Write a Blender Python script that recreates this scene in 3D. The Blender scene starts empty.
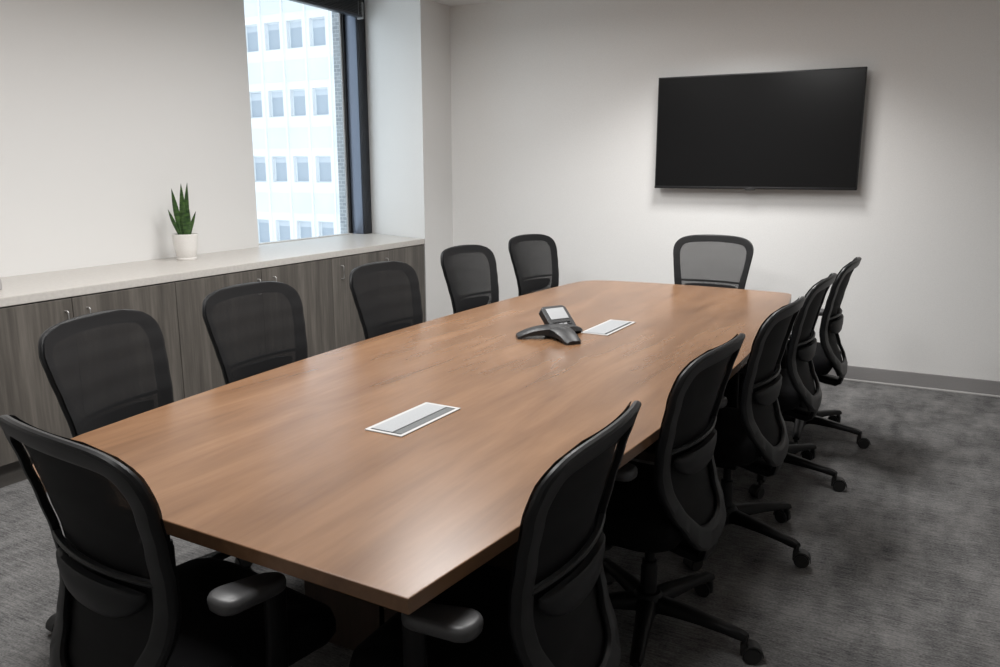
import bpy, bmesh, math, random
from mathutils import Vector, Matrix
C = bpy.context.scene.collection
S = bpy.context.scene
PI = math.pi
random.seed(4)

# ------------------------------------------------------------------ helpers
def obj(name, bm, mat, parent=None, smooth=True, loc=(0, 0, 0), rotz=0, angle=35):
    bm.normal_update()
    me = bpy.data.meshes.new(name)
    bm.to_mesh(me); bm.free()
    me.materials.append(mat)
    if smooth:
        for p in me.polygons: p.use_smooth = True
        try: me.set_sharp_from_angle(angle=math.radians(angle))
        except Exception: pass
    o = bpy.data.objects.new(name, me); C.objects.link(o)
    o.location = loc; o.rotation_euler = (0, 0, rotz)
    if parent: o.parent = parent
    return o
def tag(o, label, cat, group=None):
    o['label'] = label; o['category'] = cat
    if group: o['group'] = group
    return o
def thing(name, label, cat, loc=(0, 0, 0), rotz=0, group=None):
    o = bpy.data.objects.new(name, None); C.objects.link(o)
    o.empty_display_size = .1
    o.location = loc; o.rotation_euler = (0, 0, rotz)
    return tag(o, label, cat, group)
def struct(name, bm, mat, smooth=False):
    o = obj(name, bm, mat, smooth=smooth); o['kind'] = 'structure'; return o

def box(bm, x0, x1, y0, y1, z0, z1, bev=0, seg=2):
    r = bmesh.ops.create_cube(bm, size=1)
    vs = r['verts']
    bmesh.ops.scale(bm, vec=(x1-x0, y1-y0, z1-z0), verts=vs)
    bmesh.ops.translate(bm, vec=((x0+x1)/2, (y0+y1)/2, (z0+z1)/2), verts=vs)
    if bev:
        es = list({e for v in vs for e in v.link_edges})
        bmesh.ops.bevel(bm, geom=es, offset=bev, segments=seg, profile=.5, affect='EDGES')
def B(*a, **k):
    bm = bmesh.new(); box(bm, *a, **k); return bm
def prism(bm, pts, z0, z1, bev=0):
    lo = [bm.verts.new((x, y, z0)) for x, y in pts]
    hi = [bm.verts.new((x, y, z1)) for x, y in pts]
    n = len(pts)
    bm.faces.new(lo[::-1]); bm.faces.new(hi)
    for i in range(n):
        j = (i+1) % n
        bm.faces.new((lo[i], lo[j], hi[j], hi[i]))
    bmesh.ops.recalc_face_normals(bm, faces=bm.faces[:])
    if bev:
        bm.edges.ensure_lookup_table()
        es = [e for e in bm.edges if abs(e.verts[0].co.z-e.verts[1].co.z) < 1e-6]
        bmesh.ops.bevel(bm, geom=es, offset=bev, segments=2, profile=.5, affect='EDGES')
def lathe(bm, prof, n=32, c=(0, 0)):
    rings = []
    for r, z in prof:
        if r < 1e-6: rings.append([bm.verts.new((c[0], c[1], z))])
        else: rings.append([bm.verts.new((c[0]+r*math.cos(2*PI*i/n), c[1]+r*math.sin(2*PI*i/n), z)) for i in range(n)])
    for a, b in zip(rings, rings[1:]):
        for i in range(n):
            j = (i+1) % n
            f = [a[i % len(a)], a[j % len(a)], b[j % len(b)], b[i % len(b)]]
            u = []
            for v in f:
                if v not in u: u.append(v)
            if len(u) > 2: bm.faces.new(u)
    bmesh.ops.recalc_face_normals(bm, faces=bm.faces[:])
def loft(bm, rings, closed=False, cap=True):
    R = [[bm.verts.new(p) for p in r] for r in rings]
    n = len(R[0]); m = len(R)
    for k in range(m if closed else m-1):
        a, b = R[k], R[(k+1) % m]
        for i in range(n):
            j = (i+1) % n
            bm.faces.new((a[i], a[j], b[j], b[i]))
    if cap and not closed:
        bm.faces.new(R[0][::-1]); bm.faces.new(R[-1])
    bmesh.ops.recalc_face_normals(bm, faces=bm.faces[:])
def tube(bm, path, rad, n=12):
    """round bar along a path, rad a number or list"""
    P = [Vector(p) for p in path]; rings = []
    for i, p in enumerate(P):
        t = (P[min(i+1, len(P)-1)]-P[max(i-1, 0)]).normalized()
        u = t.cross(Vector((0, 0, 1)))
        if u.length < 1e-3: u = Vector((1, 0, 0))
        u.normalize(); w = u.cross(t)
        r = rad[i] if isinstance(rad, (list, tuple)) else rad
        rings.append([p+u*r*math.cos(2*PI*k/n)+w*r*math.sin(2*PI*k/n) for k in range(n)])
    loft(bm, rings)
def catmull(pts, sub, closed=False):
    out = []; n = len(pts)
    for i in range(n if closed else n-1):
        g = lambda k: Vector(pts[k % n]) if closed else Vector(pts[min(max(k, 0), n-1)])
        p0, p1, p2, p3 = g(i-1), g(i), g(i+1), g(i+2)
        for s in range(sub):
            t = s/sub
            out.append(.5*((2*p1)+(p2-p0)*t+(2*p0-5*p1+4*p2-p3)*t*t+(3*p1-p0-3*p2+p3)*t**3))
    if not closed: out.append(Vector(pts[-1]))
    return out
def interp(tab, x):
    if x <= tab[0][0]: return tab[0][1]
    for (a, u), (b, v) in zip(tab, tab[1:]):
        if x <= b:
            t = (x-a)/(b-a); t = t*t*(3-2*t)*.5+t*.5
            return u+(v-u)*t
    return tab[-1][1]
def rrect(w, h, r, n=5):
    pts = []
    for cx, cy, a0 in ((w/2-r, h/2-r, 0), (-w/2+r, h/2-r, 90), (-w/2+r, -h/2+r, 180), (w/2-r, -h/2+r, 270)):
        for i in range(n+1):
            a = math.radians(a0+90*i/n); pts.append((cx+r*math.cos(a), cy+r*math.sin(a)))
    return pts

# ------------------------------------------------------------------ materials
def mat(name):
    m = bpy.data.materials.new(name); m.use_nodes = True
    return m, m.node_tree.nodes, m.node_tree.links, m.node_tree.nodes['Principled BSDF']
def plain(name, col, rough=.5, metal=0, spec=.5, bump=0, bscale=200):
    m, N, L, b = mat(name)
    b.inputs['Roughness'].default_value = rough; b.inputs['Metallic'].default_value = metal
    b.inputs['Specular IOR Level'].default_value = spec
    t = N.new('ShaderNodeTexCoord')
    n = N.new('ShaderNodeTexNoise'); n.inputs['Scale'].default_value = bscale; n.inputs['Detail'].default_value = 2
    L.new(t.outputs['Object'], n.inputs['Vector'])
    r = N.new('ShaderNodeValToRGB'); r.color_ramp.elements[0].position = .3; r.color_ramp.elements[1].position = .7
    r.color_ramp.elements[0].color = (*[c*.95 for c in col], 1); r.color_ramp.elements[1].color = (*[min(1, c*1.05) for c in col], 1)
    L.new(n.outputs['Fac'], r.inputs['Fac']); L.new(r.outputs['Color'], b.inputs['Base Color'])
    if bump:
        bp = N.new('ShaderNodeBump'); bp.inputs['Strength'].default_value = bump; bp.inputs['Distance'].default_value = .001
        L.new(n.outputs['Fac'], bp.inputs['Height']); L.new(bp.outputs['Normal'], b.inputs['Normal'])
    return m
def wood(name, dark, mid, light, scale, rough, spec=.5, fine=1.0):
    """scale: the noise scale per axis; the small axis is the grain direction"""
    m, N, L, b = mat(name)
    t = N.new('ShaderNodeTexCoord'); mp = N.new('ShaderNodeMapping'); mp.inputs['Scale'].default_value = scale
    L.new(t.outputs['Object'], mp.inputs['Vector'])
    n1 = N.new('ShaderNodeTexNoise'); n1.inputs['Scale'].default_value = 1; n1.inputs['Detail'].default_value = 5; n1.inputs['Roughness'].default_value = .6; n1.inputs['Distortion'].default_value = .3
    L.new(mp.outputs['Vector'], n1.inputs['Vector'])
    mp2 = N.new('ShaderNodeMapping'); mp2.inputs['Scale'].default_value = [s*5 for s in scale]
    L.new(t.outputs['Object'], mp2.inputs['Vector'])
    n2 = N.new('ShaderNodeTexNoise'); n2.inputs['Scale'].default_value = 1; n2.inputs['Detail'].default_value = 3
    L.new(mp2.outputs['Vector'], n2.inputs['Vector'])
    mx = N.new('ShaderNodeMath'); mx.operation = 'MULTIPLY_ADD'; mx.inputs[1].default_value = .35*fine
    L.new(n2.outputs['Fac'], mx.inputs[0]); L.new(n1.outputs['Fac'], mx.inputs[2])
    sb = N.new('ShaderNodeMath'); sb.operation = 'SUBTRACT'; sb.inputs[1].default_value = .175*fine
    L.new(mx.outputs[0], sb.inputs[0])
    r = N.new('ShaderNodeValToRGB'); e = r.color_ramp.elements
    e[0].position = .28; e[0].color = (*dark, 1); e[1].position = .72; e[1].color = (*light, 1)
    k = e.new(.5); k.color = (*mid, 1)
    L.new(sb.outputs[0], r.inputs['Fac']); L.new(r.outputs['Color'], b.inputs['Base Color'])
    b.inputs['Roughness'].default_value = rough; b.inputs['Specular IOR Level'].default_value = spec
    return m
M_wall = plain('painted_plaster', (.78, .775, .762), .65, spec=.25, bump=.08, bscale=350)
M_ceil = plain('ceiling_tile_white', (.80, .80, .79), .85, spec=.2, bump=.2, bscale=250)
M_counter = plain('pale_stone_worktop', (.58, .553, .518), .34, bscale=60)
M_base = plain('grey_vinyl', (.27, .262, .26), .55)
M_bead = plain('pale_trim', (.52, .51, .50), .5)
M_table = wood('walnut_laminate', (.138, .070, .035), (.190, .100, .051), (.245, .134, .071), (10, 1.2, 10), .272, .5, .35)
M_tbase = wood('dark_walnut_panel', (.022, .014, .010), (.035, .022, .015), (.050, .031, .021), (9, 9, .9), .4)
M_cab = wood('grey_oak_laminate', (.070, .063, .056), (.108, .097, .085), (.165, .149, .131), (14, 14, .8), .45, .4, 1.2)
M_kick = plain('toe_kick_grey', (.09, .082, .075), .6)
M_steel = plain('brushed_steel', (.50, .49, .48), .4, .55)
M_black = plain('black_nylon', (.005, .005, .0055), .45, spec=.2)
M_rail = plain('charcoal_nylon_rail', (.0075, .0079, .0088), .40, spec=.34)
M_pad = plain('dark_grey_rubber', (.058, .058, .060), .42, spec=.5)
M_lumbar = plain('charcoal_plastic', (.013, .0135, .015), .5, spec=.28)
M_fab = plain('black_seat_fabric', (.004, .004, .0045), .9, spec=.1, bump=.3, bscale=600)
M_tv = plain('black_tv_plastic', (.012, .012, .013), .35)
M_scr, N, L, b = mat('tv_glass')
b.inputs['Base Color'].default_value = (.0065, .0066, .007, 1); b.inputs['Roughness'].default_value = .22; b.inputs['Specular IOR Level'].default_value = .22
M_pot = plain('white_glazed_ceramic', (.80, .78, .75), .35)
M_soil = plain('potting_soil', (.022, .017, .012), .9, bump=1, bscale=90)
M_white = plain('white_metal', (.44, .438, .435), .6, spec=.2)
M_lid = plain('satin_aluminium_lid', (.31, .32, .33), .6, spec=.2)
M_gap = plain('grey_brush_strip', (.10, .105, .106), .7)
M_frame = plain('dark_window_metal', (.020, .023, .030), .35, spec=.5)
M_framesheen = plain('window_metal_sky_sheen', (.17, .20, .26), .3, .55)  # bluish sky reflection on the dark frame, put into the colour
M_gasket = plain('black_rubber_gasket', (.008, .008, .009), .5)
M_phone = plain('phone_charcoal', (.014, .0143, .0155), .42, spec=.4)
M_phoned = plain('phone_dark_grille', (.016, .016, .017), .6)
M_key = plain('phone_keys', (.30, .30, .31), .4)
M_cast = plain('caster_black', (.012, .012, .012), .5)
M_facade = plain('white_facade_panel', (.80, .815, .83), .7, bscale=.4)
M_facade2 = plain('pale_spandrel_panel', (.70, .745, .775), .7, bscale=.4)

# leaf: dark green with pale banding
M_leaf, N, L, b = mat('sansevieria_leaf')
t = N.new('ShaderNodeTexCoord'); w = N.new('ShaderNodeTexNoise'); mp = N.new('ShaderNodeMapping')
mp.inputs['Scale'].default_value = (20, 20, 60); w.inputs['Scale'].default_value = 1; w.inputs['Detail'].default_value = 3
L.new(t.outputs['Object'], mp.inputs['Vector']); L.new(mp.outputs['Vector'], w.inputs['Vector'])
r = N.new('ShaderNodeValToRGB'); r.color_ramp.elements[0].color = (.012, .040, .008, 1); r.color_ramp.elements[1].color = (.065, .135, .030, 1)
r.color_ramp.elements[0].position = .35; r.color_ramp.elements[1].position = .7
L.new(w.outputs['Fac'], r.inputs['Fac']); L.new(r.outputs['Color'], b.inputs['Base Color']); b.inputs['Roughness'].default_value = .4

# phone display (lit, pale)
M_lcd, N, L, b = mat('phone_display')
b.inputs['Base Color'].default_value = (.34, .35, .36, 1); b.inputs['Roughness'].default_value = .3
b.inputs['Emission Color'].default_value = (.6, .62, .64, 1); b.inputs['Emission Strength'].default_value = .05

# chair mesh: woven, see-through between threads
M_mesh, N, L, b = mat('black_woven_mesh')
b.inputs['Base Color'].default_value = (.012, .012, .013, 1); b.inputs['Roughness'].default_value = .7; b.inputs['Specular IOR Level'].default_value = .3
t = N.new('ShaderNodeTexCoord'); sx = N.new('ShaderNodeSeparateXYZ'); L.new(t.outputs['Object'], sx.inputs[0])
def sine(inp, k, ph=0):
    a = N.new('ShaderNodeMath'); a.operation = 'MULTIPLY_ADD'; a.inputs[1].default_value = k; a.inputs[2].default_value = ph
    L.new(inp, a.inputs[0])
    s_ = N.new('ShaderNodeMath'); s_.operation = 'SINE'; L.new(a.outputs[0], s_.inputs[0]); return s_.outputs[0]
p1 = sine(sx.outputs['X'], 2*PI/.0034); p2 = sine(sx.outputs['Z'], 2*PI/.0034)
mul = N.new('ShaderNodeMath'); mul.operation = 'MULTIPLY'; L.new(p1, mul.inputs[0]); L.new(p2, mul.inputs[1])
hole = N.new('ShaderNodeMath'); hole.operation = 'GREATER_THAN'; hole.inputs[1].default_value = .30; L.new(mul.outputs[0], hole.inputs[0])
tr = N.new('ShaderNodeBsdfTransparent'); ms = N.new('ShaderNodeMixShader')
L.new(hole.outputs[0], ms.inputs[0]); L.new(b.outputs[0], ms.inputs[1]); L.new(tr.outputs[0], ms.inputs[2])
L.new(ms.outputs[0], N['Material Output'].inputs['Surface'])

# carpet: loop pile planks, streaks across the room, worn patches of light and dark
M_carpet, N, L, b = mat('streaked_grey_carpet')
t = N.new('ShaderNodeTexCoord')
def noise(scale, detail=2, rough=.5):
    mp = N.new('ShaderNodeMapping'); mp.inputs['Scale'].default_value = scale; L.new(t.outputs['Object'], mp.inputs['Vector'])
    n = N.new('ShaderNodeTexNoise'); n.inputs['Scale'].default_value = 1; n.inputs['Detail'].default_value = detail; n.inputs['Roughness'].default_value = rough
    L.new(mp.outputs['Vector'], n.inputs['Vector']); return n.outputs['Fac']
def madd(a, k, c):
    n = N.new('ShaderNodeMath'); n.operation = 'MULTIPLY_ADD'; n.inputs[1].default_value = k
    L.new(a, n.inputs[0])
    if isinstance(c, float): n.inputs[2].default_value = c
    else: L.new(c, n.inputs[2])
    return n.outputs[0]
f = madd(noise((3.6, 3.6, 1), 3), .46, 0.0)
f = madd(noise((2.6, 12, 1), 3), .22, f)
f = madd(noise((9, 2.4, 1), 2), .40, f)
f = madd(noise((16, 6, 1), 2), .40, f)
f = madd(noise((14, 110, 1), 3, .75), 1.0, f)
f = madd(noise((120, 160, 1), 1), .60, f)
f = madd(f, 1.0, -1.06)
r = N.new('ShaderNodeValToRGB'); e = r.color_ramp.elements
e[0].position = .10; e[0].color = (.034, .034, .036, 1); e[1].position = .80; e[1].color = (.245, .240, .236, 1)
L.new(f, r.inputs['Fac']); L.new(r.outputs['Color'], b.inputs['Base Color'])
b.inputs['Roughness'].default_value = .95; b.inputs['Specular IOR Level'].default_value = .1
bp = N.new('ShaderNodeBump'); bp.inputs['Strength'].default_value = .5; bp.inputs['Distance'].default_value = .004
L.new(f, bp.inputs['Height']); L.new(bp.outputs['Normal'], b.inputs['Normal'])

# brick outside the window
M_brick, N, L, b = mat('pale_grey_brick')
t = N.new('ShaderNodeTexCoord'); mp = N.new('ShaderNodeMapping'); mp.inputs['Rotation'].default_value = (PI/2, 0, 0)
br = N.new('ShaderNodeTexBrick'); br.inputs['Color1'].default_value = (.44, .47, .50, 1); br.inputs['Color2'].default_value = (.33, .36, .39, 1)
br.inputs['Mortar'].default_value = (.62, .65, .68, 1); br.inputs['Scale'].default_value = 8; br.inputs['Mortar Size'].default_value = .02
L.new(t.outputs['Object'], mp.inputs['Vector']); L.new(mp.outputs['Vector'], br.inputs['Vector']); L.new(br.outputs['Color'], b.inputs['Base Color'])
b.inputs['Roughness'].default_value = .8

# clear window glass
M_glass, N, L, b = mat('window_glass')
gl = N.new('ShaderNodeBsdfGlossy'); gl.inputs['Roughness'].default_value = .02
tr = N.new('ShaderNodeBsdfTransparent'); tr.inputs['Color'].default_value = (.93, .96, .97, 1)
ms = N.new('ShaderNodeMixShader'); ms.inputs[0].default_value = .05; L.new(tr.outputs[0], ms.inputs[1]); L.new(gl.outputs[0], ms.inputs[2])
L.new(ms.outputs[0], N['Material Output'].inputs['Surface'])

# windows of the building opposite
M_pane, N, L, b = mat('far_window_glass')
b.inputs['Base Color'].default_value = (.38, .44, .51, 1); b.inputs['Roughness'].default_value = .35
M_blindfar = plain('far_window_shade', (.56, .61, .67), .7)

# ------------------------------------------------------------------ the room
XW, YB, H = -4.36, 5.938, 2.739          # side wall with the window, screen wall, ceiling
XR, YR = 2.3, -1.6
XC, ZC, AP = -3.663, .887, .042
YJ = 4.365                               # near jamb of the window
XF = -4.39                               # front of the window frame
bm = B(XW-.25, XR+.12, YR-.12, YB+.12, -.1, 0); struct('floor', bm, M_carpet)
bm = bmesh.new()
box(bm, XC, XR+.12, YR-.12, YB+.12, H, H+.35); box(bm, XW, XC, YR-.12, YJ, H, H+.35)   # stops short of the window bay
box(bm, XW-.25, XC, YJ, YB+.12, H+.25, H+.35); struct('ceiling', bm, M_ceil)
struct('wall_back', B(XW-.25, XR+.12, YB, YB+.12, 0, H+.35), M_wall)
struct('wall_right', B(XR, XR+.12, YR, YB, 0, H), M_wall)
struct('wall_front', B(XW-.25, XR+.12, YR-.12, YR, 0, H), M_wall)
bm = bmesh.new()
box(bm, XW-.25, XW, YR, YJ, 0, H+.35)                   # the long pier
box(bm, XW-.25, XW, YJ, YB, 0, .80)                     # under the window
box(bm, XW-.25, XW, YJ, YB, 2.86, H+.35)                # lintel
struct('wall_left', bm, M_wall)
# splayed column that closes the window bay, up to the corner
bm = bmesh.new(); prism(bm, [(XC, 5.505), (XC, YB), (XW-.25, YB), (XW-.25, 5.765), (XF-.005, 5.765)], 0, H+.25)
struct('pillar_window', bm, M_wall)
# vinyl baseboard with a pale bead along the carpet
bm = B(XC, XR, YB-.012, YB, .012, .106, bev=.003); struct('baseboard_back', bm, M_base)
struct('trim_back', B(XC, XR, YB-.018, YB, 0, .013, bev=.003), M_bead)
struct('baseboard_right', B(XR-.012, XR, YR, YB-.012, 0, .106), M_base)

# window: frame, glass, sill side
w = obj('window_1', B(XF-.142, XF-.134, 4.20, 5.60, .887, 2.86), M_glass, smooth=False); w['kind'] = 'structure'
bm = bmesh.new()
box(bm, XF-.16, XF, 5.659, 5.764, .887, 2.86, bev=.004)       # far jamb member
box(bm, XF-.16, XF, 4.15, 4.26, .887, 2.86, bev=.004)         # near jamb member, behind the pier
box(bm, XF-.16, XF, 4.26, 5.659, 2.80, 2.86)                  # head
obj('window_frame', bm, M_frame, w, angle=30)
bm = bmesh.new(); box(bm, XF-.128, XF-.012, 5.650, 5.660, .888, 2.80, bev=.002)
obj('window_jamb_sheen', bm, M_framesheen, w)  # thin facing that carries the painted sky sheen on the jamb side
obj('window_gasket', B(XF-.150, XF-.128, 5.628, 5.662, .888, 2.80, bev=.003), M_gasket, w)
obj('window_glint_strip', B(XF-.160, XF-.146, 5.612, 5.630, .888, 2.80, bev=.002), M_white, w)  # white strip stands in for the sparkle line along the gasket
obj('window_sill_rail', B(XF-.16, XF-.10, 4.26, 5.62, .880, .893), M_counter, w)
# brick pier outside
struct('wall_brick', B(-4.655, XF-.161, 5.655, 6.3, -2, 4.5), M_brick)

# raised blind at the head of the window
t = thing('window_blind', 'black slatted blind drawn up at the head of the window', 'window blind', (XF+.04, 4.98, 2.665))
bm = bmesh.new()
for k in range(9): box(bm, -.026, .026, -.60, .655, .022+k*.012, .030+k*.012, bev=.002, seg=1)
obj('slat_stack', bm, M_gasket, t)
obj('bottom_rail', B(-.028, .028, -.60, .66, 0, .020, bev=.005), M_frame, t)
obj('end_bracket', B(-.030, .030, .662, .675, -.012, .12, bev=.003), M_lid, t)
bm = bmesh.new(); tube(bm, [(.034, .60, .01), (.034, .602, .12)], .002, 6)
obj('cord', bm, M_lid, t)

# ------------------------------------------------------------------ cabinets and worktop
bm = bmesh.new(); prism(bm, [(XC, 1.0), (XC, 5.500), (XF+.003, 5.752), (XF-.10, 5.752), (XF-.10, YJ+.002), (XW+.001, YJ+.002), (XW+.001, 1.0)], ZC-AP, ZC)
bmesh.ops.bevel(bm, geom=[e for e in bm.edges if abs(e.verts[0].co.x-XC) < 1e-4 and abs(e.verts[1].co.x-XC) < 1e-4 and abs(e.verts[0].co.z-e.verts[1].co.z) < 1e-5], offset=.003, segments=2, affect='EDGES')
tag(obj('worktop', bm, M_counter, angle=25), 'pale stone worktop running along the wall and into the window bay', 'worktop')

def cabinet(y0, doors, label, first=False):
    """doors: list of (y start, y end, handle y)"""
    y1 = doors[-1][1]
    t = thing('base_cabinet', label, 'cabinet', (XC, (y0+y1)/2, 0), 0, 'grey wood base cabinets under the worktop')
    oy = (y0+y1)/2
    bm = bmesh.new()
    box(bm, XW-XC+.003, -.022, y0-oy+.0015, y1-oy-.0015, .12, ZC-AP-.001)
    obj('carcass', bm, M_cab, t, smooth=False)
    obj('toe_kick', B(-.10, -.058, y0-oy+.0015, y1-oy-.0015, 0, .12), M_kick, t, smooth=False)
    for a, b_, hy in doors:
        d = obj('door', B(-.020, 0, a-oy+.002, b_-oy-.002, .122, ZC-AP-.006, bev=.0012, seg=1), M_cab, t, smooth=False)
        if hy is not None:
            bm = bmesh.new(); z0, z1 = .690, .782; y = hy-oy
            tube(bm, [(0, y, z0), (.018, y, z0), (.024, y, z0+.006), (.024, y, z1-.006), (.018, y, z1), (0, y, z1)], .0035, 8)
            obj('handle', bm, M_steel, d)
    return t
cabinet(1.80, [(1.80, 2.415, 2.375), (2.415, 3.025, 2.490)], 'grey wood base cabinet at the camera end of the worktop')
cabinet(3.025, [(3.025, 3.674, 3.640), (3.674, 4.340, 3.775)], 'grey wood base cabinet below the potted plant')
cabinet(4.340, [(4.340, 4.858, 4.440)], 'single-door grey wood cabinet under the window')
cabinet(4.858, [(4.858, 5.494, 4.965)], 'single-door grey wood cabinet beside the white column')

# something small and metallic, cut by the picture's edge
bm = bmesh.new(); lathe(bm, [(0, 0), (.036, 0), (.040, .004), (.041, .045), (.039, .050), (.036, .048), (.035, .010), (0, .008)], 24)
tag(obj('metal_cup', bm, M_steel, loc=(-3.942, 2.205, ZC)), 'small grey metal cup standing on the worktop, mostly out of view', 'cup')

# ------------------------------------------------------------------ potted plant
t = thing('potted_plant', 'snake plant with upright green leaves in a white pot', 'potted plant', (-4.165, 3.545, ZC))
bm = bmesh.new(); lathe(bm, [(0, .014), (.052, .014), (.059, .022), (.069, .075), (.0745, .125), (.0760, .160), (.0735, .163), (.070, .160), (.068, .140), (0, .138)], 40)
obj('pot', bm, M_pot, t)
bm = bmesh.new(); lathe(bm, [(0, 0), (.057, 0), (.061, .006), (.061, .012), (.055, .016), (0, .016)], 40)
obj('saucer', bm, M_pot, t)
bm = bmesh.new(); lathe(bm, [(0, .158), (.03, .156), (.0695, .150)], 24); obj('soil', bm, M_soil, t)
def leaf(base, tip, wd, face, cup=.25):
    bm = bmesh.new(); n = 14; rows = []
    b0, t0 = Vector(base), Vector(tip); ax = (t0-b0); side = Vector((math.cos(face), math.sin(face), 0)); nrm = ax.normalized().cross(side).normalized()
    for i in range(n+1):
        u = i/n
        wv = wd*(.55+.9*u-.2*u*u if u < .45 else (.914*(1-((u-.45)/.55)**1.7)))+.0006
        c = b0+ax*u+nrm*.012*math.sin(u*PI)
        rows.append([c+side*wv*s+nrm*(wv*cup*abs(s)**1.5) for s in (-1, -.5, 0, .5, 1)] + [c+side*wv*s+nrm*(wv*cup*abs(s)**1.5-.0035*(1-abs(s)*.8)) for s in (.99, .5, 0, -.5, -.99)])
    loft(bm, rows); return bm
CAMR = math.atan2(.862, -.465)-PI/2    # roughly facing the table
for bx, by, tx, ty, tz, wd, fa in [(.004, -.004, .004, -.004, .475, .019, .95), (.004, .014, .018, .032, .478, .018, 1.15), (-.012, -.018, -.03, -.050, .445, .019, .85),
                                   (-.014, -.026, -.03, -.088, .318, .013, 1.0), (.012, .026, .03, .072, .300, .012, 1.1), (.022, -.004, .02, -.006, .345, .021, 1.0),
                                   (.024, .014, .03, .022, .315, .017, 1.2), (-.014, .006, -.03, .012, .40, .018, .8)]:
    obj('leaf', leaf((bx, by, .150), (tx, ty, tz), wd, fa), M_leaf, t)

# ------------------------------------------------------------------ conference table
def hw(v): return .632+.115*(1-v*v)
YN, YF = 1.040, 4.905
def cx(y): return -1.365+.007*(y-1.0)
right, left = [], []
n = 40
for i in range(n+1):
    y = YN+(YF-YN)*i/n; v = (y-2.98)/1.94
    right.append((cx(y)+hw(v), y)); left.append((cx(y)-hw(v), y))
# far corners rounded, far end bowed
def roundcorner(a, c, b_, r, k=6):
    A, Cn, Bv = Vector(a), Vector(c), Vector(b_)
    d1 = (A-Cn).normalized(); d2 = (Bv-Cn).normalized(); out = []
    p, q = Cn+d1*r, Cn+d2*r
    for i in range(k+1):
        u = i/k; out.append(tuple((1-u)**2*p+2*u*(1-u)*Cn+u*u*q))
    return out
xr, xl = right[-1][0], left[-1][0]
end = [(xr+(xl-xr)*i/16, YF-.035+.045*(1-(2*i/16-1)**2)) for i in range(17)]
rc = roundcorner(right[-4], (xr, YF-.035), end[4], .07); lc = roundcorner(end[-5], (xl, YF-.035), left[-4], .16)
pts = [(right[0][0], YN-.012)]+right[1:-2]+rc+end[2:-4]+lc+left[5:-3][::-1]+roundcorner(left[4], (left[0][0], YN+.032), (left[0][0]+.3, YN+.015), .25)
t = thing('conference_table', 'long boat-shaped conference table with walnut-coloured laminate top', 'table', (-1.345, 2.97, 0))
ox, oy = -1.345, 2.97
bm = bmesh.new(); prism(bm, [(x-ox, y-oy) for x, y in pts], .708, .740, bev=.0025)
obj('tabletop', bm, M_table, t, angle=20)
for yc in (-1.22, 1.22):
    bm = bmesh.new()
    sg = -1 if yc < 0 else 1
    box(bm, -.30, .30, min(yc, yc+.03), max(yc, yc+.03), 0, .708, bev=.003)
    y2 = yc-sg*.42
    box(bm, -.30, .30, y2-.015, y2+.015, 0, .708, bev=.003)
    box(bm, -.012, .012, min(yc, y2), max(yc, y2), .06, .70, bev=.003)
    obj('pedestal', bm, M_tbase, t, smooth=False)
obj('modesty_beam', B(-.02, .02, -.78, .78, .30, .62, bev=.003), M_tbase, t, smooth=False)

# flush power boxes
def power_box(loc, rot, L_, label, gap):
    t = thing('table_power_box', label, 'power box', loc, rot, 'power boxes set into the tabletop')
    w = .128
    bm = bmesh.new()
    o_, i_ = rrect(w, L_, .002, 1), rrect(w-.022, L_-.022, .002, 1)
    R = [[Vector((x, y, 0)) for x, y in o_], [Vector((x, y, .003)) for x, y in o_], [Vector((x, y, .003)) for x, y in i_], [Vector((x, y, .0006)) for x, y in i_]]
    loft(bm, R, cap=False); obj('frame', bm, M_white, t, smooth=False)
    obj('tray', B(-w/2+.010, w/2-.010, -L_/2+.010, L_/2-.010, .0002, .0008), M_gap, t, smooth=False)
    obj('lid', B(-w/2+.013, w/2-.013-gap, -L_/2+.016, L_/2-.014, .0009, .0045, bev=.001, seg=1), M_lid, t, smooth=False)
    if gap > .01:
        obj('brush_strip', B(w/2-.012-gap, w/2-.014, -L_/2+.020, L_/2-.016, .0008, .0020), M_gap, t, smooth=False)
power_box((-1.288, 1.863, .740), math.radians(-1.2), .302, 'white power box with a slim grey slot, set in the table near its open end', .030)
power_box((-1.276, 3.415, .740), math.radians(-1.2), .352, 'white closed power box set in the table beside the conference phone', .008)

# ------------------------------------------------------------------ conference phone
t = thing('conference_phone', 'charcoal conference phone with arched feet and tilted display on the table', 'phone', (-1.405, 3.115, .740), 0)
def arm(bm, a, L_, w0, w1, h):
    """one arched foot running out from the middle"""
    d = Vector((math.cos(a), math.sin(a), 0)); s = Vector((-d.y, d.x, 0)); rings = []
    for i in range(15):
        u = i/14; r = u*L_; top = h*(1-u**2.2)+.010*u+.004; th = .026*(1-u)+.014
        bot = max(0, top-th) if u < .86 else 0
        w = w0*(1-u)+w1*u
        if u > .93: w *= .82
        c = d*r
        rings.append([c+s*w+Vector((0, 0, bot)), c+s*w+Vector((0, 0, top-.006)), c+s*w*.75+Vector((0, 0, top)), c+Vector((0, 0, top+.002)), c-s*w*.75+Vector((0, 0, top)), c-s*w+Vector((0, 0, top-.006)), c-s*w+Vector((0, 0, bot)), c+Vector((0, 0, bot))])
    loft(bm, rings)
a1, a2, a3 = math.radians(215), math.radians(-40), math.radians(80)
for a, L_ in ((a1, .172), (a2, .172), (a3, .165)):
    bm = bmesh.new(); arm(bm, a, L_, .052, .036, .044); obj('foot', bm, M_phone, t)
bm = bmesh.new(); lathe(bm, [(0, .004), (.050, .004), (.056, .010), (.056, .038), (.040, .050), (0, .053)], 28); obj('speaker_body', bm, M_phoned, t)
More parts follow.
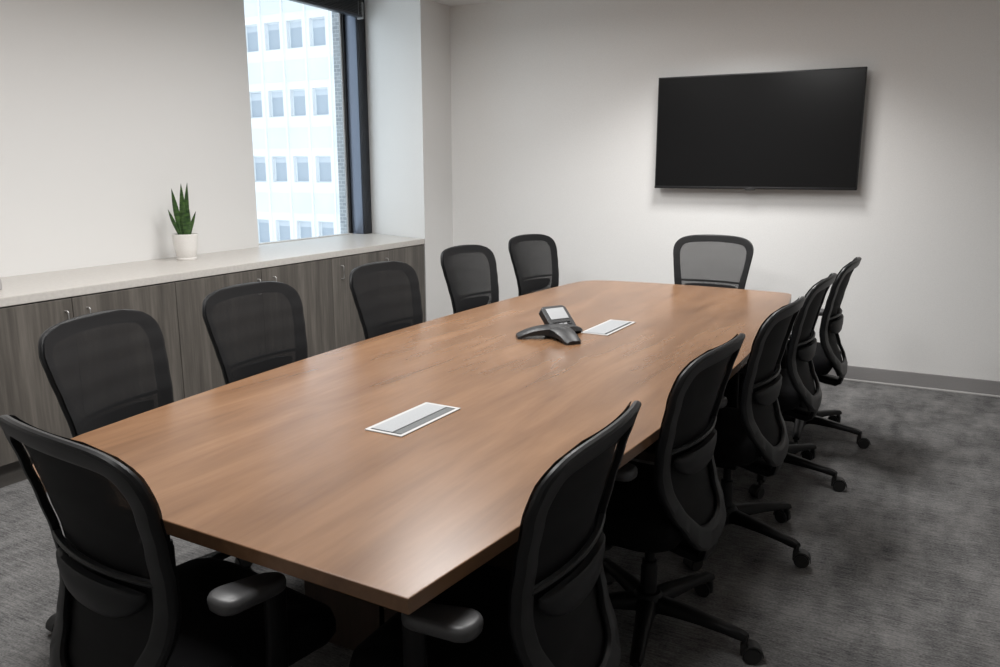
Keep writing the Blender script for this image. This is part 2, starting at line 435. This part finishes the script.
# display head, faces the open end of the table and up
hd = Matrix.Translation((.000, .064, .042)) @ Matrix.Rotation(math.radians(60), 4, 'Z') @ Matrix.Rotation(math.radians(40), 4, 'X') @ Matrix.Scale(1.12, 4)
def placed(bm, m):
    bmesh.ops.transform(bm, matrix=m, verts=bm.verts[:]); return bm
bm = bmesh.new(); R = []
for z, k in ((-.028, .90), (-.022, 1), (.004, 1), (.008, .94)):
    R.append([Vector((x*k, y*k+.035, z)) for x, y in rrect(.118, .120, .018, 4)])
loft(bm, R); head = obj('display_head', placed(bm, hd), M_phone, t)
obj('screen', placed(B(-.042, .042, .024, .080, .0078, .0096, bev=.001, seg=1), hd), M_lcd, head, smooth=False)
for ix in range(4):
    for iy in range(3):
        x0 = -.040+ix*.021; y0 = -.018+iy*.012
        obj('key', placed(B(x0, x0+.016, y0, y0+.008, .0075, .0105, bev=.001, seg=1), hd), M_key if (ix in (1, 2) and iy == 1) else M_phoned, head, smooth=False)

# ------------------------------------------------------------------ the screen on the wall
tx0, tx1, tz0, tz1, ty = -1.859, -.489, 1.307, 2.083, 5.846
t = thing('television', 'large black flat television mounted on the white wall', 'television', ((tx0+tx1)/2, YB, (tz0+tz1)/2))
W2, H2 = (tx1-tx0)/2, (tz1-tz0)/2; d = ty-YB
bm = bmesh.new(); box(bm, -W2, W2, d, d+.030, -H2, H2, bev=.003)
obj('housing', bm, M_tv, t)
obj('rear_cover', B(-W2*.72, W2*.72, d+.028, d+.056, -H2*.80, H2*.55, bev=.01), M_tv, t)
obj('screen', B(-W2+.008, W2-.008, d-.0012, d+.002, -H2+.016, H2-.008), M_scr, t, smooth=False)
bm = bmesh.new(); box(bm, -W2, W2, d-.004, d+.01, -H2-.002, -H2+.014, bev=.002)
obj('lower_bezel', bm, M_rail, t)
obj('sensor_tab', B(-.035, .035, d-.005, d+.012, -H2-.009, -H2+.002, bev=.003), M_tv, t)
obj('badge', B(-.014, .014, d-.0055, d-.003, -H2+.004, -H2+.008, bev=.0005, seg=1), M_pad, t)
bm = bmesh.new(); box(bm, -.22, .22, d+.055, -.0005, -.12, -.07); box(bm, -.22, .22, d+.055, -.0005, .05, .10); box(bm, -.16, -.12, d+.055, -.01, -.2, .18); box(bm, .12, .16, d+.055, -.01, -.2, .18)
obj('wall_bracket', bm, M_gasket, t, smooth=False)

# ------------------------------------------------------------------ office chairs
PROF = [(.33, .040), (.37, .056), (.41, .060), (.46, .046), (.52, .020), (.58, .004), (.63, 0), (.70, .008), (.78, .025), (.86, .044), (.93, .062), (.98, .076), (1.02, .088)]
YBACK = -.140
def bs(x, z, d=0):
    k = .85 if z < .65 else .85-.25*min(1, (z-.65)/.3)
    return Vector((x, YBACK-interp(PROF, z)+k*x*x+d, z))
half_o = [(0, .998), (.10, .995), (.178, .986), (.228, .966), (.255, .930), (.259, .885), (.250, .82), (.238, .74), (.226, .66), (.213, .58), (.192, .51), (.160, .445), (.118, .395), (.06, .370)]
half_i = [(0, .951), (.09, .949), (.162, .942), (.196, .928), (.212, .900), (.214, .860), (.206, .80), (.193, .73), (.181, .66), (.163, .58), (.142, .53), (.113, .485), (.080, .455), (.04, .445)]
def loop(h, low): return [Vector((x, z, 0)) for x, z in h]+[Vector((0, low, 0))]+[Vector((-x, z, 0)) for x, z in h[:0:-1]]
LO = catmull(loop(half_o, .366), 4, True); LI = catmull(loop(half_i, .443), 4, True)
def m_frame():
    bm = bmesh.new(); rings = []
    for a, b_ in zip(LO, LI):
        def at(u, d): p = a.lerp(b_, u); return bs(p.x, p.y, d)
        rings.append([at(0, -.002), at(.05, -.009), at(.16, -.0125), at(.80, -.0115), at(.97, -.008), at(1, 0), at(.97, .006), at(.75, .009), at(.2, .009), at(.03, .005)])
    loft(bm, rings, closed=True); return bm
def outer_w(z):
    P = [p for p in LO if p.x >= 0]; best = 0
    for p, q in zip(P, P[1:]):
        if min(p.y, q.y) <= z <= max(p.y, q.y) and abs(p.y-q.y) > 1e-6:
            best = max(best, p.x+(q.x-p.x)*(z-p.y)/(q.y-p.y))
    return best
def m_mesh(z0, z1):
    bm = bmesh.new(); n, m = 34, 16
    for d in (.0125, .01215, .0118):        # the cloth has thickness: a deep weave closes up when seen at a slant
        rows = []
        for i in range(n+1):
            z = z0+(z1-z0)*i/n; w = outer_w(z)-.004
            rows.append([bm.verts.new(bs(w*(2*j/m-1), z, d)) for j in range(m+1)])
        for a, b_ in zip(rows, rows[1:]):
            for j in range(m): bm.faces.new((a[j], a[j+1], b_[j+1], b_[j]))
    return bm
def m_band(zt, zb, wfun, d0, d1, n=20, arch=0, round_=False):
    bm = bmesh.new(); rings = []
    for i in range(n+1):
        s = 2*i/n-1; k = 1
        if round_: k = max(.12, (1-abs(s)**4)**.5)
        x = s*wfun; a = arch*(1-s*s); top = zt+a; bot = zt+a-(zt-zb)*(1 if not round_ else k)
        zm = (top+bot)/2; dm = (d0+d1)/2
        rings.append([bs(x, top, d0+.004), bs(x, top, d1-.004), bs(x, top-.004, d1), bs(x, bot+.004, d1), bs(x, bot, d1-.004), bs(x, bot, d0+.004), bs(x, bot+.004, d0), bs(x, top-.004, d0)])
    loft(bm, rings); return bm
def m_lumbar():
    """D-shaped pad: straight top, bowed bottom, pillowed towards the rear"""
    bm = bmesh.new(); n, w = 26, .166; rings = []
    for i in range(n+1):
        s_ = 2*i/n-1; k = max(.10, (1-abs(s_)**5)**.5); x = s_*w
        top = .680-.006*abs(s_)**6; bot = top-.076*max(.20, (1-abs(s_)**3.2)**.5)
        dz = -.010-.014*k
        rings.append([bs(x, top, -.004), bs(x, top, dz+.004), bs(x, top-.006*k, dz), bs(x, (top+bot)/2, dz-.004*k), bs(x, bot+.008*k, dz), bs(x, bot, dz+.005), bs(x, bot, -.004)])
    loft(bm, rings); return bm
def m_bracket():
    bm = bmesh.new(); rings = []
    path = [(-.188, .405, .060, .006), (-.192, .385, .060, .008), (-.190, .362, .058, .011), (-.182, .340, .054, .014), (-.165, .332, .052, .017), (-.12, .338, .050, .018), (-.06, .352, .050, .018), (.02, .362, .05, .018), (.06, .364, .05, .016)]
    for i, (y, z, w, th) in enumerate(path):
        a, b_ = path[max(i-1, 0)], path[min(i+1, len(path)-1)]
        tv = Vector((0, b_[0]-a[0], b_[1]-a[1])).normalized(); nv = Vector((0, -tv.z, tv.y))
        c = Vector((0, y, z))
        rings.append([c+Vector((x*w, 0, 0))+nv*q*th for x, q in ((-1, -.6), (-.8, -1), (.8, -1), (1, -.6), (1, .6), (.8, 1), (-.8, 1), (-1, .6))])
    loft(bm, rings); return bm
def m_seat():
    bm = bmesh.new(); R = []
    cy = .085
    for z, k, fy in ((.395, .86, 0), (.405, .95, 0), (.425, 1.0, 0), (.450, 1.0, 0), (.470, .97, 0), (.482, .88, 0), (.487, .65, 0), (.486, .3, 0)):
        r = []
        for x, y in rrect(.50, .47, .10, 7):
            zz = z
            if y > .10: zz -= (y-.10)**2*1.6
            r.append(Vector((x*k, cy+y*k, zz+.14*x*x*(1 if z > .46 else 0))))
        R.append(r)
    loft(bm, R); return bm
def m_mech():
    bm = bmesh.new(); box(bm, -.10, .10, -.06, .16, .335, .397, bev=.012); box(bm, -.17, .17, .02, .10, .378, .397, bev=.006); return bm
def m_col():
    bm = bmesh.new(); lathe(bm, [(0, .075), (.026, .075), (.026, .22), (.023, .225), (.023, .24), (.016, .242), (.016, .336), (0, .336)], 20); return bm
def m_hub():
    bm = bmesh.new(); lathe(bm, [(0, .072), (.046, .072), (.052, .080), (.050, .118), (.038, .134), (0, .136)], 24); return bm
def m_leg():
    bm = bmesh.new(); rings = []
    for r, zt, zb, w in ((.035, .124, .080, .030), (.10, .120, .084, .0265), (.18, .111, .083, .023), (.26, .101, .078, .020), (.305, .095, .073, .019), (.322, .088, .073, .016)):
        rings.append([Vector((r, y*w, z)) for y, z in ((-1, zb), (-1, zt-.010), (-.6, zt), (.6, zt), (1, zt-.010), (1, zb), (.6, zb-.002), (-.6, zb-.002))])
    loft(bm, rings); return bm
def m_caster():
    bm = bmesh.new()
    bmesh.ops.create_cone(bm, cap_ends=True, segments=12, radius1=.010, radius2=.010, depth=.03, matrix=Matrix.Translation((0, 0, .066)))
    for s in (-1, 1):
        r = bmesh.ops.create_cone(bm, cap_ends=True, segments=24, radius1=.0275, radius2=.0275, depth=.019, matrix=Matrix.Translation((.020, s*.0135, .0275)) @ Matrix.Rotation(PI/2, 4, 'X'))
        es = [e for e in bm.edges if e.verts[0] in r['verts'] and e.verts[1] in r['verts'] and abs(e.verts[0].co.y-e.verts[1].co.y) < 1e-5 and abs(abs(e.verts[0].co.y)-.023) < 1e-4]
        bmesh.ops.bevel(bm, geom=es, offset=.005, segments=2, affect='EDGES')
    # hood over the wheels
    rings = []
    for i in range(9):
        a = math.radians(-5+120*i/8); c = Vector((.020+.0305*math.cos(a), 0, .0275+.0305*math.sin(a)))
        n_ = Vector((math.cos(a), 0, math.sin(a)))*.003
        rings.append([c+Vector((0, -.022, 0)), c+Vector((0, .022, 0)), c+n_+Vector((0, .020, 0)), c+n_+Vector((0, -.020, 0))])
    loft(bm, rings)
    box(bm, -.012, .020, -.008, .008, .020, .060, bev=.003)
    return bm
def m_armpost(s):
    bm = bmesh.new(); rings = []
    path = [(.12*s, .07, .385, .026), (.21*s, .07, .380, .028), (.262*s, .072, .392, .027), (.279*s, .075, .43, .026), (.283*s, .078, .52, .024), (.283*s, .08, .636, .024)]
    P = [Vector(p[:3]) for p in path]
    for i, p in enumerate(path):
        tv = (P[min(i+1, 5)]-P[max(i-1, 0)]).normalized(); nv = Vector((-tv.z, 0, tv.x))
        rings.append([P[i]+Vector((0, y*p[3], 0))+nv*q*.010 for y, q in ((-1, -.6), (-.8, -1), (.8, -1), (1, -.6), (1, .6), (.8, 1), (-.8, 1), (-1, .6))])
    loft(bm, rings); return bm
def m_armpad(s):
    bm = bmesh.new(); R = []
    for z, k in ((.598, .80), (.602, .94), (.612, 1), (.620, .99), (.627, .90), (.630, .7)):
        R.append([Vector((.280*s+x*k*(.80-2.2*y), .022+y*(1-(1-k)*.35), z+.040-.12*max(0, y+.02))) for x, y in rrect(.094, .165, .040, 6)])
    loft(bm, R); return bm
def m_lever():
    bm = bmesh.new(); tube(bm, [(.09, .06, .362), (.20, .06, .356), (.265, .062, .358)], [.005, .005, .008], 8); return bm
CH = None
def dup(o, parent):
    c = o.copy(); C.objects.link(c); c.parent = parent; return c
def make_chair():
    t = thing('office_chair', '', 'chair', group='black mesh office chairs around the table')
    obj('back_frame', m_frame(), M_rail, t, angle=28)
    obj('mesh_panel', m_mesh(.380, .992), M_mesh, t)
    cb = obj('crossbar', m_band(.706, .694, .198, -.012, .006), M_rail, t)
    lp = obj('lumbar_pad', m_lumbar(), M_lumbar, t, angle=60)
    obj('back_bracket', m_bracket(), M_black, t)
    obj('seat', m_seat(), M_fab, t, angle=80)
    obj('tilt_mechanism', m_mech(), M_black, t)
    obj('height_lever', m_lever(), M_black, t)
    obj('gas_column', m_col(), M_black, t)
    obj('base_hub', m_hub(), M_black, t)
    for s in (-1, 1):
        a = obj('armrest', m_armpost(s), M_black, t, angle=60)
        obj('arm_pad', m_armpad(s), M_pad, a, angle=70)
    for k in range(5):
        if k == 0:
            lg = obj('leg', m_leg(), M_black, t, angle=50); cs = obj('caster', m_caster(), M_cast, lg, loc=(.315, 0, 0))
            l0, c0 = lg, cs
        else:
            lg = dup(l0, t); cs = dup(c0, lg)
        lg.rotation_euler = (0, 0, 2*PI*k/5); lg['spoke'] = k
        cs.rotation_euler = (0, 0, .5+1.3*k)
    return t
proto = make_chair()
def copy_chair():
    r = proto.copy(); C.objects.link(r)
    for ch in list(proto.children):
        c = dup(ch, r)
        for g in ch.children: dup(g, c)
    return r
used = []
RAISED = ('back_frame', 'mesh_panel', 'crossbar', 'lumbar_pad', 'back_bracket', 'seat', 'tilt_mechanism', 'height_lever', 'armrest')
def place(x, y, face, label, spoke, lift=0):
    """face: heading in degrees (0 = +Y, towards the screen wall; positive turns to -X); spoke: world angle of one leg"""
    r = proto if not used else copy_chair()
    used.append((r, x, y, face, label, spoke, lift))
CHAIRS = [
 # window side
 (-2.163, 1.661, -76, 'black mesh office chair between the table and the camera end of the cabinets', 234, 0),
 (-2.235, 2.35, -90, 'black mesh office chair between the table and cabinets, just short of the plant', 200, 0),
 (-2.215, 3.20, -91, 'black mesh office chair standing in front of the cabinets beneath the window', 185, 0),
 (-2.295, 4.135, -96, 'black mesh office chair standing in front of the white column', 170, .0),
 (-2.335, 5.07, -102, 'black mesh office chair at the table corner by the screen wall, window side', 190, -.005),
 # far end
 (-1.272, 5.12, 180, 'black mesh office chair at the table end below the television', 90, .025),
 # open side
 (-.563, 4.555, 88.5, 'black mesh office chair closest to the grey baseboard, in profile', -14, -.005),
 (-.612, 3.875, 87.5, 'black mesh office chair on the open-floor side, second from the screen wall', -14, -.015),
 (-.640, 3.085, 86, 'black mesh office chair on the open-floor side, third from the screen wall', -22, -.015),
 (-.703, 2.30, 85.5, 'black mesh office chair on the open-floor side, fourth from the screen wall', -6, -.022),
 (-.730, 1.43, 91, 'black mesh office chair on the open-floor side beside the sharp table corner', -12, -.02),
 # open end
 (-1.410, 1.065, -8, 'black mesh office chair seen from behind at the squared table end', 100, -.012),
]
for c in CHAIRS: place(*c)
for r, x, y, face, label, spoke, lift in used:
    a = math.radians(face)
    r.location = (x, y, 0); r.rotation_euler = (0, 0, a); r['label'] = label
    for ch in r.children:
        st = ch.name.split('.')[0]
        if st == 'leg': ch.rotation_euler = (0, 0, math.radians(spoke)+2*PI*ch['spoke']/5-a)
        elif st == 'armrest': ch.location.z = lift-(.070 if x < -2 else 0)
        elif st in RAISED: ch.location.z = lift
for r, *_ in used:
    for ch in r.children:
        if 'spoke' in ch: del ch['spoke']

# ------------------------------------------------------------------ building across the street
YFc = 33.0
t = thing('office_building', 'white office tower with rows of windows seen through the glass', 'building', (-30, YFc, -20))
pitch, floor_h = 1.50, 3.36
bx0, bx1 = -50, -22
x_first = -34.4-1.47*9
def zrow(k): return 2.03+floor_h*k          # top of a window row
bm = bmesh.new(); box(bm, bx0+30, bx1+30, .35, 14, 0, 45); obj('core_wall', bm, M_facade, t, smooth=False)
bm = bmesh.new(); rows = range(-3, 6)
wh, ww = 1.36, 1.02
zs = [zrow(k) for k in rows]
prev = -20
for z in zs:
    box(bm, bx0+30, bx1+30, 0, .35, prev+20, z-wh+20)
    prev = z
box(bm, bx0+30, bx1+30, 0, .35, prev+20, 45)
cols = list(range(0, 17))
xs = [x_first+pitch*c for c in cols]
for z in zs:
    px = bx0
    for x in xs:
        box(bm, px+30, x-ww/2+30, 0, .35, z-wh+20, z+20); px = x+ww/2
    box(bm, px+30, bx1+30, 0, .35, z-wh+20, z+20)
obj('facade', bm, M_facade, t, smooth=False)
bm = bmesh.new()
for x in xs: box(bm, x-pitch/2+30-.05, x-pitch/2+30+.05, -.10, .01, 0, 45)
obj('mullion_grid', bm, M_facade, t, smooth=False)
bm = bmesh.new()
for z in zs:
    for x in xs: box(bm, x-pitch/2+30+.12, x+pitch/2+30-.12, -.03, .01, z-wh-1.60+20, z-wh-.55+20)
obj('spandrel_panel', bm, M_facade2, t, smooth=False)
wm = bm_pane = None
for i, z in enumerate(zs):
    for j, x in enumerate(xs):
        if not (7 <= j <= 15 and 1 <= i <= 7): continue
        if wm is None:
            f0 = bmesh.new(); box(f0, -ww/2, -ww/2+.06, -.02, .04, -wh, 0); box(f0, ww/2-.06, ww/2, -.02, .04, -wh, 0); box(f0, -ww/2, ww/2, -.02, .04, -.06, 0); box(f0, -ww/2, ww/2, -.02, .04, -wh, -wh+.06)
            wm = obj('window', f0, M_facade2, t, smooth=False); wm.location = (x+30, .24, z+20)
            pn = obj('pane', B(-ww/2+.06, ww/2-.06, 0, .02, -wh+.06, -.06), M_pane, wm, smooth=False)
            sd = obj('shade', B(-ww/2+.06, ww/2-.06, -.01, 0, -.34, -.06), M_blindfar, wm, smooth=False)
        else:
            o = dup(wm, t); o.location = (x+30, .24, z+20); dup(pn, o); s_ = dup(sd, o)
            s_.scale = (1, 1, random.choice((.6, 1, 1, 1.3)))

# ------------------------------------------------------------------ light
def troffer(x, y, e, sx=.6, sy=.6, spread=115, col=(1, .989, .976)):
    l = bpy.data.lights.new('ceiling_lamp', 'AREA'); l.shape = 'RECTANGLE'; l.size = sx; l.size_y = sy; l.energy = e; l.color = col; l.spread = math.radians(spread)
    o = bpy.data.objects.new('ceiling_lamp', l); C.objects.link(o); o.location = (x, y, H-.012)
    return o
troffer(-1.25, 4.85, 30, spread=122)
troffer(-2.50, 3.90, 32, spread=170)
troffer(-1.25, 2.90, 32, spread=180)
troffer(-2.40, 1.95, 36, spread=165)
troffer(-1.25, 1.25, 33, spread=180)
w = bpy.data.worlds.new('sky'); S.world = w; w.use_nodes = True
bg = w.node_tree.nodes['Background']; bg.inputs['Color'].default_value = (.89, .945, 1, 1); bg.inputs['Strength'].default_value = 1.8

# ------------------------------------------------------------------ camera
yaw, pit, rol = math.radians(28.344), math.radians(11.684), math.radians(-.085)
fwd = Vector((-math.sin(yaw)*math.cos(pit), math.cos(yaw)*math.cos(pit), -math.sin(pit)))
rt = Vector((math.cos(yaw), math.sin(yaw), 0)); up = rt.cross(fwd)
r2 = rt*math.cos(rol)+up*math.sin(rol); u2 = -rt*math.sin(rol)+up*math.cos(rol)
cd = bpy.data.cameras.new('camera'); cd.sensor_width = 36; cd.lens = 806.116*36/1000; cd.clip_start = .02; cd.clip_end = 200
co = bpy.data.objects.new('camera', cd); C.objects.link(co)
m = Matrix((r2, u2, -fwd)).transposed().to_4x4(); m.translation = (0, 0, 1.46)
co.matrix_world = m
S.camera = co
S.view_settings.view_transform = 'Standard'; S.view_settings.look = 'None'; S.view_settings.gamma = 1; S.view_settings.exposure = 0
S.view_settings.use_curve_mapping = False
S.cycles.use_denoising = True
S.cycles.max_bounces = 10; S.cycles.transparent_max_bounces = 24; S.cycles.diffuse_bounces = 6
